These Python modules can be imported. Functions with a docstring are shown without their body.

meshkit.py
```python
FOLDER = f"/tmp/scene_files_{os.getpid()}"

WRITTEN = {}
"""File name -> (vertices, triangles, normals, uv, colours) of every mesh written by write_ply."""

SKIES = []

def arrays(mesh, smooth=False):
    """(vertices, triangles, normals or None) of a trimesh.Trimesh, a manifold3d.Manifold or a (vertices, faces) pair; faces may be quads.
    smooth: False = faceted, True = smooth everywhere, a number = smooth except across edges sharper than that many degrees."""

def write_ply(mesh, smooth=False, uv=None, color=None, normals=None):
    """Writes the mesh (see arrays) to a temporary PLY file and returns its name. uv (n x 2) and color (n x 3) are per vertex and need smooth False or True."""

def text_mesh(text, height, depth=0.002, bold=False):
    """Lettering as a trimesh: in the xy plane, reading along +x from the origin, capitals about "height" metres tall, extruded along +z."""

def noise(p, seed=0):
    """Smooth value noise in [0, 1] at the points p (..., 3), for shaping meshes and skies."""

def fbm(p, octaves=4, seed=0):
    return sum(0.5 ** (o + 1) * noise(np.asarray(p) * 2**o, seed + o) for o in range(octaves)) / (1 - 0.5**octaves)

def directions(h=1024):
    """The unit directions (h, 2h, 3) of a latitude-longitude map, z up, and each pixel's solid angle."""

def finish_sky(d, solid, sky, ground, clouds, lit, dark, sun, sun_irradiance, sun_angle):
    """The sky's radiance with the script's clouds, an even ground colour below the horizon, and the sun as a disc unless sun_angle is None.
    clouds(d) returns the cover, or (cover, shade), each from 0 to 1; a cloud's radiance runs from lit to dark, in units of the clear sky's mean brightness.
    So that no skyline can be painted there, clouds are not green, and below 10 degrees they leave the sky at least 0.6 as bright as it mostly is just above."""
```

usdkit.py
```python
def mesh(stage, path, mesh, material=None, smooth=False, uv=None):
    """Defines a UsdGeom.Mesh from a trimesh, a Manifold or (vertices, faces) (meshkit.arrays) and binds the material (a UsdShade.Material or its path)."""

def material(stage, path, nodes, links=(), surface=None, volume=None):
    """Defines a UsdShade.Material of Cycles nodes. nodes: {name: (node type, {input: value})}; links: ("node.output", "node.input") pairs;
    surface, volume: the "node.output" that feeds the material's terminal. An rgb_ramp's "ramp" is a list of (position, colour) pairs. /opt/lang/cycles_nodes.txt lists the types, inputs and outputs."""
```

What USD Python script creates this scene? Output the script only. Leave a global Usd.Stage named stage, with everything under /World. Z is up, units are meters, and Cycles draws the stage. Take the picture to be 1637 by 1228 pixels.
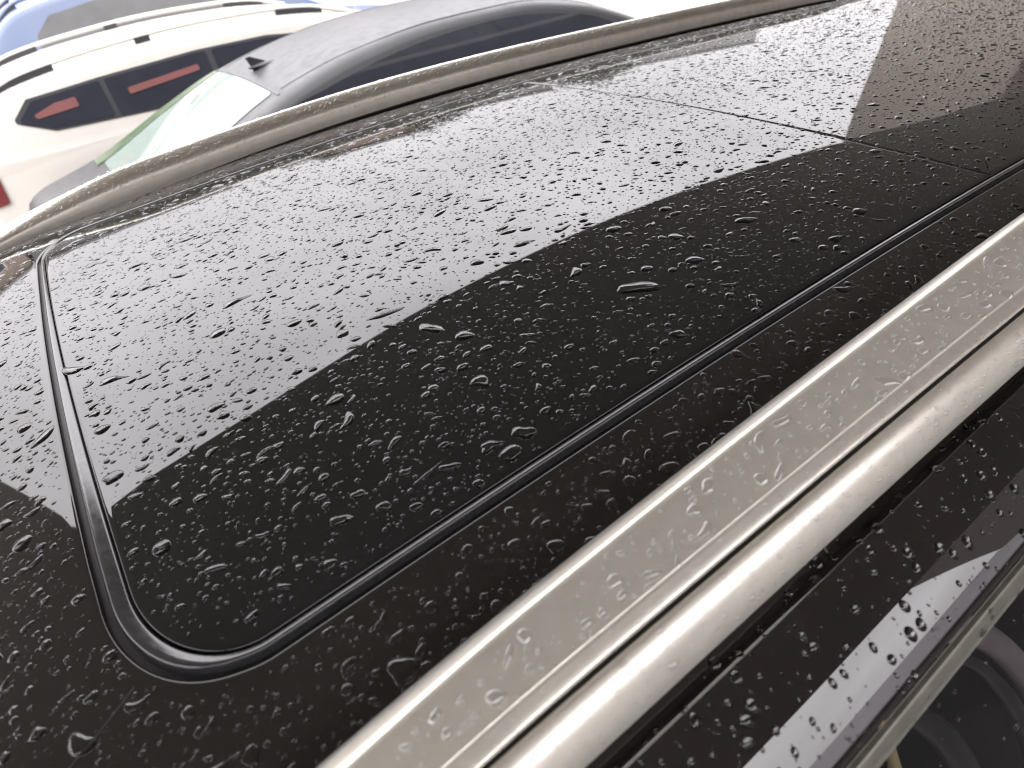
import math, numpy as np, trimesh, usdkit, meshkit
from pxr import Usd, UsdGeom, UsdLux, UsdShade, Gf
from shapely.geometry import Polygon, Point
from scipy.interpolate import PchipInterpolator

stage = Usd.Stage.CreateInMemory()
UsdGeom.SetStageUpAxis(stage, UsdGeom.Tokens.z)
UsdGeom.SetStageMetersPerUnit(stage, 1.0)
UsdGeom.Xform.Define(stage, '/World')
UsdGeom.Scope.Define(stage, '/World/Looks')

# ---------------------------------------------------------------- camera
R = np.array([[0.8022709, -0.44591938, 0.3968845], [-0.58298349, -0.44222927, 0.68158897], [-0.12841978, -0.77819611, -0.61475131]])
cam = UsdGeom.Camera.Define(stage, '/World/camera')
rt, up, bk = R[:, 0], -R[:, 1], -R[:, 2]
EYE = np.array([0, 0, 2.03])
cam.AddTransformOp().Set(Gf.Matrix4d(*rt, 0, *up, 0, *bk, 0, *EYE, 1))
cam.CreateHorizontalApertureAttr(36.0)
cam.CreateFocalLengthAttr(36.0 * 1016.726 / 1637)
cam.CreateFStopAttr(6.5)
cam.CreateFocusDistanceAttr(0.72)
cam.CreateClippingRangeAttr(Gf.Vec2f(0.02, 5000))
cam.CreateExposureAttr(0.5)

# ---------------------------------------------------------------- sky and sun (overcast)
SUN_AZ, SUN_EL = math.radians(-25), math.radians(62)        # azimuth from +y towards +x
sky_mat = usdkit.material(stage, '/World/Looks/sky', {
    'tc': ('texture_coordinate', {}),
    'sky': ('sky_texture', {'sky_type': 'single_scattering', 'sun_disc': False, 'sun_elevation': SUN_EL, 'sun_rotation': SUN_AZ}),
    'sep': ('separate_xyz', {}),
    'mp': ('mapping', {'scale': (1.0, 1.0, 2.2)}),
    'noise': ('noise_texture', {'scale': 2.0, 'detail': 5.0, 'roughness': 0.55, 'distortion': 0.3}),
    'nr': ('map_range', {'from_min': 0.3, 'from_max': 0.7, 'to_min': 0.84, 'to_max': 1.15}),
    'grad': ('rgb_ramp', {'ramp': [(p_, (v_ * 1.02, v_ * 0.985, v_ * 1.015)) for p_, v_ in ((0.0, 14.0), (0.5, 15.0), (0.57, 16.5), (0.64, 23.0), (0.74, 36.0), (1.0, 44.0))]}),
    'gz': ('map_range', {'from_min': -1.0, 'from_max': 1.0, 'to_min': 0.0, 'to_max': 1.0}),
    'cl': ('mix_color', {'blend_type': 'multiply', 'fac': 1.0, 'use_clamp': False, 'use_clamp_result': False}),
    'mix': ('mix_color', {'blend_type': 'mix', 'fac': 0.95, 'use_clamp': False, 'use_clamp_result': False}),
    'bg': ('background_shader', {'strength': 0.10}),
}, [('tc.generated', 'sep.vector'), ('tc.generated', 'mp.vector'), ('mp.vector', 'noise.vector'), ('noise.fac', 'nr.value'),
    ('sep.z', 'gz.value'), ('gz.result', 'grad.fac'), ('grad.color', 'cl.a'), ('nr.result', 'cl.b'),
    ('sky.color', 'mix.a'), ('cl.result', 'mix.b'), ('mix.result', 'bg.color')], surface='bg.background')
dome = UsdLux.DomeLight.Define(stage, '/World/sky')
UsdShade.MaterialBindingAPI.Apply(dome.GetPrim()).Bind(sky_mat)
dome.GetPrim().SetCustomDataByKey('kind', 'structure')
sun = UsdLux.DistantLight.Define(stage, '/World/sun')
sun.CreateNormalizeAttr(True)
sun.CreateIntensityAttr(0.3)
sun.CreateAngleAttr(40.0)
sun.CreateColorAttr(Gf.Vec3f(1.0, 0.97, 0.93))
sd = np.array([math.sin(SUN_AZ) * math.cos(SUN_EL), math.cos(SUN_AZ) * math.cos(SUN_EL), math.sin(SUN_EL)])
zx = np.cross([0, 0, 1.0], sd); zx /= np.linalg.norm(zx); zy = np.cross(sd, zx)
sun.AddTransformOp().Set(Gf.Matrix4d(*zx, 0, *zy, 0, *sd, 0, 0, 0, 30, 1))

# ---------------------------------------------------------------- helpers
used = {}
def numbered(parent, name):
    k = (parent, name); n = used.get(k, -1) + 1; used[k] = n
    return f'{parent}/{name}' + (f'_{n:03d}' if n else '')
def say(p, label=None, cat=None, group=None, kind=None):
    for k, v in (('label', label), ('category', cat), ('group', group), ('kind', kind)):
        if v: p.SetCustomDataByKey(k, v)
    return p
def thing(name, label, cat, loc=(0, 0, 0), group=None, kind=None):
    x = UsdGeom.Xform.Define(stage, numbered('/World', name)); x.AddTranslateOp().Set(Gf.Vec3d(*map(float, loc)))
    return say(x.GetPrim(), label, cat, group, kind)
def org(p):
    t = p.GetAttribute('xformOp:translate').Get() if p.HasAttribute('xformOp:translate') else None
    return np.array(t) if t is not None else np.zeros(3)
def obj(name, mesh, mat, parent=None, smooth=30, **kw):
    """One Mesh prim, given in world coordinates; parent a prim (a thing or a part of one)."""
    where = str(parent.GetPath()) if parent else '/World'
    v, f, n = meshkit.arrays(mesh, False)
    top = parent
    while top is not None and str(top.GetPath()).count('/') > 2: top = top.GetParent()
    v = v - (org(top) if top is not None else 0)
    return say(usdkit.mesh(stage, numbered(where, name), trimesh.Trimesh(v, f, process=False), mat, smooth=smooth).GetPrim(), **kw)
def cat(ms): return trimesh.util.concatenate(ms)
def box(x0, x1, y0, y1, z0, z1):
    b = trimesh.creation.box([x1 - x0, y1 - y0, z1 - z0]); b.apply_translation([(x0 + x1) / 2, (y0 + y1) / 2, (z0 + z1) / 2]); return b
def grid(P, close_u=False, close_v=False):
    """Quads over a (n, m, 3) array of points."""
    n, m = P.shape[:2]; idx = np.arange(n * m).reshape(n, m)
    a = idx if not close_u else np.vstack([idx, idx[:1]])
    if close_v: a = np.hstack([a, a[:, :1]])
    q = np.stack([a[:-1, :-1], a[1:, :-1], a[1:, 1:], a[:-1, 1:]], -1).reshape(-1, 4)
    return trimesh.Trimesh(P.reshape(-1, 3), np.vstack([q[:, [0, 1, 2]], q[:, [0, 2, 3]]]), process=False)
def tube(path, r, n=12, caps=True):
    path = np.asarray(path, float); r = np.broadcast_to(r, len(path))
    t = np.gradient(path, axis=0); t /= np.linalg.norm(t, axis=1, keepdims=True)
    ref = np.array([0, 0, 1.0]) if abs(t[0][2]) < 0.9 else np.array([1.0, 0, 0])
    a = np.cross(t, ref); a /= np.linalg.norm(a, axis=1, keepdims=True); b = np.cross(t, a)
    th = np.linspace(0, 2 * np.pi, n, endpoint=False)
    P = path[:, None] + r[:, None, None] * (np.cos(th)[None, :, None] * a[:, None] + np.sin(th)[None, :, None] * b[:, None])
    m = grid(P, close_v=True)
    if caps:
        v = np.vstack([m.vertices, path[[0, -1]]]); k = len(m.vertices); L = (len(path) - 1) * n
        f = [[k, (i + 1) % n, i] for i in range(n)] + [[k + 1, L + i, L + (i + 1) % n] for i in range(n)]
        m = trimesh.Trimesh(v, np.vstack([m.faces, f]), process=False)
    return m
def smoothstep(a, b, x):
    t = np.clip((np.asarray(x, float) - a) / (b - a), 0, 1); return t * t * (3 - 2 * t)

# ---------------------------------------------------------------- materials
def simple(name, color, rough=0.5, metal=0.0, ior=1.5, coat=0.0, vary=0.12, scale=6.0, bump=0.0, bscale=60.0, rvary=0.0, **more):
    c = np.array(color, float)
    nodes = {'tc': ('texture_coordinate', {}), 'n': ('noise_texture', {'scale': scale, 'detail': 5.0}),
             'r': ('rgb_ramp', {'ramp': [(0.25, tuple(c * (1 - vary))), (0.75, tuple(np.minimum(c * (1 + vary), 1)))]}),
             'p': ('principled_bsdf', {'roughness': rough, 'metallic': metal, 'ior': ior, 'coat_weight': coat, **more})}
    links = [('tc.object', 'n.vector'), ('n.fac', 'r.fac'), ('r.color', 'p.base_color')]
    if bump:
        nodes |= {'n2': ('noise_texture', {'scale': bscale, 'detail': 4.0}), 'b': ('bump', {'strength': bump, 'distance': 0.004})}
        links += [('tc.object', 'n2.vector'), ('n2.fac', 'b.height'), ('b.normal', 'p.normal')]
    if rvary:
        nodes |= {'n3': ('noise_texture', {'scale': scale * 3, 'detail': 6.0}), 'mr': ('map_range', {'from_min': 0.3, 'from_max': 0.7, 'to_min': max(rough - rvary, 0.01), 'to_max': rough + rvary})}
        links += [('tc.object', 'n3.vector'), ('n3.fac', 'mr.value'), ('mr.result', 'p.roughness')]
    return usdkit.material(stage, '/World/Looks/' + name, nodes, links, surface='p.BSDF')
M = {}
M['roof_glass'] = simple('roof_glass', (0.0040, 0.0042, 0.0044), 0.012, ior=1.58, vary=0.3, scale=8)
M['paint'] = simple('black_paint', (0.0075, 0.0063, 0.0058), 0.03, ior=1.55, vary=0.2, scale=9)
M['trim'] = simple('trim_rubber', (0.014, 0.014, 0.015), 0.16, ior=1.75, vary=0.2, scale=40, rvary=0.04)
M['seal'] = simple('seal_rubber', (0.008, 0.008, 0.008), 0.45, vary=0.3, scale=60)
M['silver'] = simple('satin_aluminium', (0.80, 0.76, 0.675), 0.27, metal=0.76, vary=0.025, scale=12, rvary=0.015)
M['frame'] = simple('gloss_door_frame', (0.0080, 0.0065, 0.0062), 0.02, ior=1.75, vary=0.2, scale=12)
M['channel'] = simple('window_channel', (0.16, 0.155, 0.13), 0.30, metal=0.6, vary=0.15, scale=60)
M['interior'] = simple('interior_cloth', (0.004, 0.004, 0.0042), 0.9, vary=0.2, scale=60)
M['interior_gloss'] = simple('interior_gloss', (0.03, 0.03, 0.032), 0.4, vary=0.2, scale=60)
M['interior_pink'] = simple('interior_pale_arc', (0.30, 0.25, 0.26), 0.5, vary=0.1, scale=60)
M['yellow'] = simple('pale_yellow_strip', (0.62, 0.50, 0.26), 0.6, vary=0.08, scale=80)
M['car_white'] = simple('white_car_paint', (0.40, 0.38, 0.345), 0.18, coat=0.3, vary=0.02)
M['car_grey'] = simple('grey_car_paint', (0.022, 0.023, 0.025), 0.38, ior=1.4, coat=0.0, vary=0.05, rvary=0.06, metal=0.0)
M['car_blue'] = simple('blue_car_paint', (0.075, 0.10, 0.165), 0.2, coat=0.3, vary=0.03)
M['car_red'] = simple('red_car_paint', (0.22, 0.012, 0.012), 0.2, coat=0.7, vary=0.03)
M['car_black'] = simple('lower_black_paint', (0.004, 0.004, 0.004), 0.5, coat=0.0, vary=0.1)
M['dark_glass'] = simple('tinted_car_glass', (0.012, 0.013, 0.017), 0.03, ior=1.5, vary=0.2)
M['grey_glass'] = simple('greyish_car_glass', (0.05, 0.05, 0.05), 0.08, ior=1.5, vary=0.2)
M['painted_reflection'] = simple('dull_red_reflection', (0.115, 0.042, 0.039), 0.35, vary=0.1)
M['rear_glass'] = simple('rear_window_glass', (0.11, 0.135, 0.12), 0.06, ior=1.6, vary=0.05)
M['green_glass'] = simple('green_glass_edge', (0.035, 0.05, 0.03), 0.2, ior=1.3, vary=0.3, scale=14)
M['black_plastic'] = simple('black_plastic', (0.015, 0.016, 0.018), 0.4, vary=0.2, scale=30)
M['tyre'] = simple('tyre_rubber', (0.02, 0.02, 0.02), 0.85, vary=0.2, scale=40)
M['rim'] = simple('wheel_metal', (0.5, 0.5, 0.5), 0.3, metal=1.0)
M['tail'] = simple('red_lamp_lens', (0.07, 0.004, 0.004), 0.2, vary=0.1, scale=30)
M['lamp'] = simple('clear_lamp_lens', (0.6, 0.6, 0.62), 0.08, vary=0.05)
M['soffit'] = simple('cream_soffit', (0.43, 0.405, 0.355), 0.6, vary=0.06, scale=1.5)
M['fascia'] = simple('dark_fascia', (0.07, 0.06, 0.055), 0.5, vary=0.08)
M['wall'] = simple('warm_render_wall', (0.185, 0.162, 0.14), 0.85, vary=0.10, scale=0.8)
M['wall_dark'] = simple('brown_cladding', (0.062, 0.046, 0.042), 0.6, vary=0.15, scale=2.0)
M['far_a'] = simple('far_wall_brown', (0.165, 0.158, 0.155), 0.85, vary=0.15, scale=0.7)
M['far_b'] = simple('far_wall_grey', (0.17, 0.16, 0.155), 0.85, vary=0.15, scale=0.7)
M['far_c'] = simple('far_wall_tan', (0.20, 0.155, 0.125), 0.85, vary=0.15, scale=0.7)
M['window'] = simple('building_window', (0.03, 0.035, 0.04), 0.05, vary=0.3)
M['metal_post'] = simple('column_paint', (0.5, 0.47, 0.43), 0.4, vary=0.05)
M['foliage'] = simple('hedge_leaf', (0.09, 0.12, 0.035), 0.6, vary=0.45, scale=5)
M['foliage_dark'] = simple('dark_tree_leaf', (0.045, 0.048, 0.030), 0.7, vary=0.4, scale=5)
M['wood'] = simple('stem_bark', (0.09, 0.07, 0.05), 0.8)
M['ground'] = simple('pale_wet_concrete', (0.26, 0.245, 0.235), 0.5, vary=0.14, scale=0.7, bump=0.15, bscale=30, rvary=0.16)
M['asphalt'] = simple('added_dark_asphalt', (0.042, 0.040, 0.039), 0.85, vary=0.25, scale=3, bump=0.3, bscale=120, ior=1.25)
M['added_roof'] = simple('added_pale_roofing', (0.42, 0.40, 0.43), 0.45, vary=0.06, scale=2)
M['line'] = simple('white_road_paint', (0.72, 0.71, 0.68), 0.5, vary=0.1, scale=8)
M['water'] = usdkit.material(stage, '/World/Looks/rain_water', {'p': ('principled_bsdf', {'base_color': (1, 1, 1), 'roughness': 0.0, 'ior': 1.52, 'transmission_weight': 1.0})}, [], surface='p.BSDF')
M['rail_water'] = usdkit.material(stage, '/World/Looks/clear_rain_water', {
    'geo': ('geometry', {}), 'inv': ('math', {'math_type': 'subtract', 'value1': 1.0}), 'mul': ('math', {'math_type': 'multiply'}),
    'f': ('fresnel', {'IOR': 2.0}), 't': ('transparent_bsdf', {'color': (0.95, 0.95, 0.95)}), 'g': ('glossy_bsdf', {'color': (1, 1, 1), 'roughness': 0.02}), 'm': ('mix_closure', {})},
    [('geo.backfacing', 'inv.value2'), ('inv.value', 'mul.value1'), ('f.fac', 'mul.value2'), ('mul.value', 'm.fac'), ('t.BSDF', 'm.closure1'), ('g.BSDF', 'm.closure2')], surface='m.closure')
M['pane'] = usdkit.material(stage, '/World/Looks/side_window', {
    'f': ('fresnel', {'IOR': 1.28}), 't': ('transparent_bsdf', {'color': (0.5, 0.5, 0.5)}), 'g': ('glossy_bsdf', {'color': (1, 1, 1), 'roughness': 0.01}), 'm': ('mix_closure', {})},
    [('f.fac', 'm.fac'), ('t.BSDF', 'm.closure1'), ('g.BSDF', 'm.closure2')], surface='m.closure')

# ---------------------------------------------------------------- ground
g = grid(np.stack([*np.meshgrid(np.linspace(-400, 400, 41), np.linspace(-400, 400, 41), indexing='ij'), np.zeros((41, 41))], -1))
obj('ground', g, M['ground'], smooth=False, kind='structure', label='pale wet concrete paving of the car park')
obj('added_dark_ground', box(-14, 11.9, -5.9, 2.0, -.05, .004), M['asphalt'], smooth=False, kind='structure', label='added dark asphalt strip beside and under the black car, dimming its reflections')  # dark sheet added to darken the window reflection and the soffit
lines = [obj('parking_line', box(-2.0, 4.6, y - 0.05, y + 0.05, 0.006, 0.010), M['line'], smooth=False, kind='structure') for y in (-0.75, 2.35, 5.0, 7.25, 9.6)]

# ---------------------------------------------------------------- building ahead, canopy over the near car, buildings beyond
def window_grid(parent, face, spots, mat='window', frame='metal_post'):
    """face: ('x', x) wall looking to -x, or ('y', y) wall looking to -y. spots: (a0, a1, z0, z1)."""
    ax, c = face
    for a0, a1, z0, z1 in spots:
        def b(a0, a1, z0, z1, d0, d1):
            return box(c - d1, c - d0, a0, a1, z0, z1) if ax == 'x' else box(a0, a1, c - d1, c - d0, z0, z1)
        fr = cat([b(a0, a1, z1, z1 + .08, 0.002, .06), b(a0, a1, z0 - .08, z0, 0.002, .10), b(a0 - .08, a0, z0 - .08, z1 + .08, 0.002, .06), b(a1, a1 + .08, z0 - .08, z1 + .08, 0.002, .06)])
        w = obj('window', fr, M[frame], parent, smooth=False)
        obj('pane', b(a0, a1, z0, z1, 0.002, .02), M[mat], w, smooth=False)
hotel = thing('building', 'tall beige rendered building with brown cladding at the end of the car park', 'building', (12, -3, 0))
obj('wall', box(12, 26, -10.2, 6.2, 0, 17), M['wall'], hotel, smooth=False)
obj('cladding_panel', box(11.95, 11.998, -10.18, 3.9, 0.02, 16.4), M['wall_dark'], hotel, smooth=False)
obj('parapet', box(11.8, 26.2, -10.4, 6.4, 17.003, 17.4), M['wall'], hotel, smooth=False)
window_grid(hotel, ('x', 11.95), [(a, a + 1.6, z, z + 1.5) for a in (-8.4, -5.6) for z in (0.9, 3.2)])

canopy = thing('canopy', 'flat cream canopy with a dark edge band roofing over the black car', 'canopy', (4.5, -0.6, 2.85))
CY0, CY1 = -1.0, 2.13
ex = np.linspace(5.0, -.70, 24); ey = PchipInterpolator([-.8, -.5, 0, .95, 2.15, 3.8, 12], [1.97, 1.985, 2.025, 2.15, 2.20, 2.17, CY1])(ex)
plan = [(-2.6, CY0), (11.94, CY0), (11.94, CY1)] + list(zip(ex, ey)) + [(-.80, 2.06), (-1.62, 3.5), (-2.6, 3.5)]  # rear wing and bowed edge are added, shaped for the roof's reflection
def slab(pts, z0, z1):
    m = trimesh.creation.extrude_polygon(Polygon(pts), z1 - z0, engine='earcut'); m.apply_translation([0, 0, z0]); return m
obj('soffit', slab(plan, 2.85, 2.90), M['soffit'], canopy, smooth=False)
obj('roof_slab', slab(np.array(Polygon(plan).buffer(-.03, join_style=2).exterior.coords)[:-1], 2.903, 3.15), M['wall'], canopy, smooth=False)
pl = np.array(Polygon(plan).buffer(-.006, join_style=2).exterior.coords)
for p0, p1 in zip(pl[:-1], pl[1:]):
    if min(p0[0], p1[0]) > 11: continue
    dd = (p1 - p0) / np.linalg.norm(p1 - p0); q = Polygon(plan).buffer(-.022, join_style=2)
    strip = Polygon([p0, p1, p1 - [0, 0], p0]).buffer(0)
    nn_ = np.array([dd[1], -dd[0]]); nn_ = nn_ if not Polygon(plan).contains(Point(*((p0 + p1) / 2 + nn_ * .05))) else -nn_
    obj('fascia', slab([p0 + dd * .012, p1 - dd * .012, p1 - dd * .012 - nn_ * .014, p0 + dd * .012 - nn_ * .014], 2.92, 3.18), M['fascia'], canopy, smooth=False)
for cx in (-2.3, 9.5):
    obj('column', tube([[cx, CY0 + .12, 0.004], [cx, CY0 + .12, 2.848]], 0.06, 16), M['metal_post'], canopy)
added_block = thing('building', 'added unseen low brown building with a steep pale roof, shaped for the door frame reflection', 'building', (-2, -6, 0))
obj('wall', box(-16, 8.2, -12, -6, 0, 4.45), M['far_a'], added_block, smooth=False)
obj('roof', trimesh.convex.convex_hull(np.array([[x, y, z] for x in (-16.2, 8.3) for y, z in ((-12.1, 4.453), (-5.85, 4.453), (-5.85, 4.52), (-7.1, 6.05), (-12.1, 6.1))])), M['added_roof'], added_block, smooth=False)  # unseen block added; its height and slope shape the door frame's reflected band
for wx in (-9, -4, 1.5, 6.5):
    fr = cat([box(wx - .08, wx + 1.88, -5.998, -5.94, 2.52, 2.60), box(wx - .08, wx + 1.88, -5.998, -5.9, .92, 1.0), box(wx - .08, wx, -5.998, -5.94, 1.0, 2.52), box(wx + 1.8, wx + 1.88, -5.998, -5.94, 1.0, 2.52)])
    wd = obj('window', fr, M['metal_post'], added_block, smooth=False); obj('pane', box(wx, wx + 1.8, -5.998, -5.97, 1.0, 2.52), M['window'], wd, smooth=False)

rows = [(-34, -19, 6.0, 'far_b', 'low grey block'), (-18.6, -4.2, 6.6, 'far_c', 'tan block'), (-4, 4.4, 7.0, 'far_a', 'brown block'), (4.6, 8.6, 6.3, 'far_b', 'narrow grey block'),
        (8.8, 14.4, 7.2, 'far_c', 'taller tan block'), (14.6, 22.5, 6.3, 'far_a', 'wide brown block'), (23, 38, 5.0, 'far_b', 'long low grey block')]
for i, (x0, x1, hgt, mt, what) in enumerate(rows):
    y0 = 28 + (i % 3) * 0.6
    b = thing('far_building', f'{what} far across the car park, ' + ['leftmost of the row', 'second from the left', 'behind the hedge', 'between two wider blocks', 'with the highest roof', 'right of the highest roof', 'at the right end of the row'][i], 'building', ((x0 + x1) / 2, y0, 0))
    obj('wall', box(x0, x1, y0, y0 + 8, 0, hgt), M[mt], b, smooth=False)
    obj('roof_edge', box(x0 - .1, x1 + .1, y0 - .12, y0 + 8.1, hgt + .003, hgt + .22), M['far_b'], b, smooth=False)
    n = max(1, int((x1 - x0) / 3.2))
    window_grid(b, ('y', y0), [(x0 + (k + .5) * (x1 - x0) / n - .7, x0 + (k + .5) * (x1 - x0) / n + .7, z, z + 1.4) for k in range(n) for z in ((1.0, 4.0) if hgt > 5.5 else (1.2,))])

# ---------------------------------------------------------------- neighbouring cars: lofted bodies
class Car:
    def __init__(s, yc, half, top, belt, tumble, ends, bottom=0.24, crown=0.035, rc=0.10, taper=0.16):
        s.yc, s.half, s.belt, s.tumble, s.x0, s.x1, s.bottom, s.crown, s.rc, s.taper = yc, half, belt, tumble, *ends, bottom, crown, rc, taper
        t = np.array(top, float); f = PchipInterpolator(t[:, 0], t[:, 1])
        xs = np.linspace(s.x0, s.x1, 400); z = f(xs)
        k = np.hanning(13); k /= k.sum(); z = np.convolve(np.pad(z, 6, mode='edge'), k, 'valid')
        s.zt = lambda x: np.interp(x, xs, z)
    def wb(s, x):
        L = 0.9
        a = np.clip((x - s.x0) / L, 0, 1); b = np.clip((s.x1 - x) / L, 0, 1)
        return s.half - s.taper * ((1 - a) ** 2.4 + (1 - b) ** 2.4)
    def w(s, x, z):
        lo = s.wb(x) * (1 - 0.07 * np.clip((s.belt - z) / 0.7, 0, 1) ** 2)
        return np.where(z < s.belt, lo, s.wb(x) - 0.012 - s.tumble * np.maximum(z - s.belt, 0))
    def body(s):
        secs = []
        for x in np.linspace(s.x0, s.x1, 110):
            zt = float(s.zt(x)); rc = min(s.rc, (zt - s.bottom) * 0.4); zz = np.concatenate([np.linspace(s.bottom, min(s.belt, zt - rc) - .015, 9), np.linspace(min(s.belt, zt - rc), zt - rc, 9)])
            side = np.stack([s.w(x, zz), zz], 1)
            w1, w2 = float(s.w(x, zt - rc)), float(s.w(x, zt))
            ye = w2 - 1.3 * rc; t = np.linspace(0, 1, 9)[1:, None]
            A, B, C = np.array([w1, zt - rc]), np.array([w2, zt - 0.005]), np.array([ye, s.ztop(x, ye)])
            cor = (1 - t) ** 2 * A + 2 * t * (1 - t) * B + t * t * C
            ys = np.linspace(ye, 0, 9)[1:]
            top = np.stack([ys, s.ztop(x, ys)], 1)
            h = np.vstack([side, cor, top]); full = np.vstack([h, np.stack([-h[-2::-1, 0], h[-2::-1, 1]], 1)])
            secs.append(np.column_stack([np.full(len(full), x), s.yc + full[:, 0], full[:, 1]]))
        P = np.array(secs); m = grid(P, close_v=True)
        n = P.shape[1]; v = np.vstack([m.vertices, P[0].mean(0), P[-1].mean(0)]); k = len(v) - 2; L = len(P) * n - n
        f = [[k, i, (i + 1) % n] for i in range(n)] + [[k + 1, L + (i + 1) % n, L + i] for i in range(n)]
        m = trimesh.Trimesh(v, np.vstack([m.faces, f]), process=False)
        m.invert() if m.volume < 0 else None
        return m
    def ztop(s, x, y):
        x, y = np.asarray(x, float), np.asarray(y, float)
        ye = s.w(x, s.zt(x)) - 1.3 * s.rc
        return s.zt(x) + s.crown * (1 - (y / np.maximum(ye, .2)) ** 2)
    def patch(s, poly, on, off=0.004, cell=0.06, skirt=True):
        """poly in (x, z) for the sides ('near' looks to -y, 'far'), in (x, y) for the 'top', laid on the body; thin, with closed edges."""
        p = Polygon(poly)
        v, f = trimesh.creation.triangulate_polygon(p, engine='earcut')
        v3 = np.column_stack([v, np.zeros(len(v))]); v3, f = trimesh.remesh.subdivide_to_size(v3, f, cell)
        m0 = trimesh.Trimesh(v3, f, process=True); v3, f = np.array(m0.vertices), np.array(m0.faces)
        e = m0.edges[trimesh.grouping.group_rows(m0.edges_sorted, require_count=1)]
        def lay(o):
            if on == 'top': return np.column_stack([v3[:, 0], s.yc + v3[:, 1], s.ztop(v3[:, 0], v3[:, 1]) + o])
            sg = -1 if on == 'near' else 1
            return np.column_stack([v3[:, 0], s.yc + sg * (s.w(v3[:, 0], v3[:, 1]) + o), v3[:, 1]])
        n = len(v3); V = np.vstack([lay(off), lay(-0.02)])
        F = np.vstack([f, np.stack([e[:, 0], e[:, 1], e[:, 1] + n], 1), np.stack([e[:, 0], e[:, 1] + n, e[:, 0] + n], 1)])
        m = trimesh.Trimesh(V, F, process=False)
        nz = m.face_normals[:len(f)].mean(0); want = np.array([0, 0, 1.0]) if on == 'top' else np.array([0, -1.0 if on == 'near' else 1.0, 0])
        if nz @ want < 0: m.invert()
        return m
    def wheels(s, parent, xs, r=0.33):
        for x in xs:
            for sg in (-1, 1):
                yo = s.yc + sg * (s.half + .006)
                ty = trimesh.creation.annulus(r * .62, r, 0.2, sections=28); ty.apply_transform(trimesh.transformations.rotation_matrix(np.pi / 2, [1, 0, 0])); ty.apply_translation([x, yo - sg * 0.1, r])
                w = obj('wheel', ty, M['tyre'], parent)
                hub = [trimesh.creation.cylinder(r * .2, .05, sections=16)]
                for k in range(5):
                    sp = trimesh.creation.box([r * .5, .05, .04]); sp.apply_translation([r * .38, 0, 0]); sp.apply_transform(trimesh.transformations.rotation_matrix(k * 2 * np.pi / 5, [0, 0, 1])); hub.append(sp)
                hub.append(trimesh.creation.annulus(r * .56, r * .63, .12, sections=28))
                hm = cat(hub); hm.apply_transform(trimesh.transformations.rotation_matrix(np.pi / 2, [1, 0, 0])); hm.apply_translation([x, yo - sg * .05, r])
                obj('rim', hm, M['rim'], w)
def arc_poly(pts, n=10):
    """Closed Catmull-Rom through the points, corners softened."""
    p = np.array(pts, float); out = []
    for i in range(len(p)):
        a, b, c, d = p[i - 1], p[i], p[(i + 1) % len(p)], p[(i + 2) % len(p)]
        for t in np.linspace(0, 1, n, endpoint=False):
            out.append(0.5 * (2 * b + (c - a) * t + (2 * a - 5 * b + 4 * c - d) * t * t + (3 * b - a - 3 * c + d) * t ** 3))
    return np.array(out)
def soft(pts, r=0.03):
    return np.array(Polygon(pts).buffer(-r).buffer(r, quad_segs=5).simplify(0.001).exterior.coords)[:-1]

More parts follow.
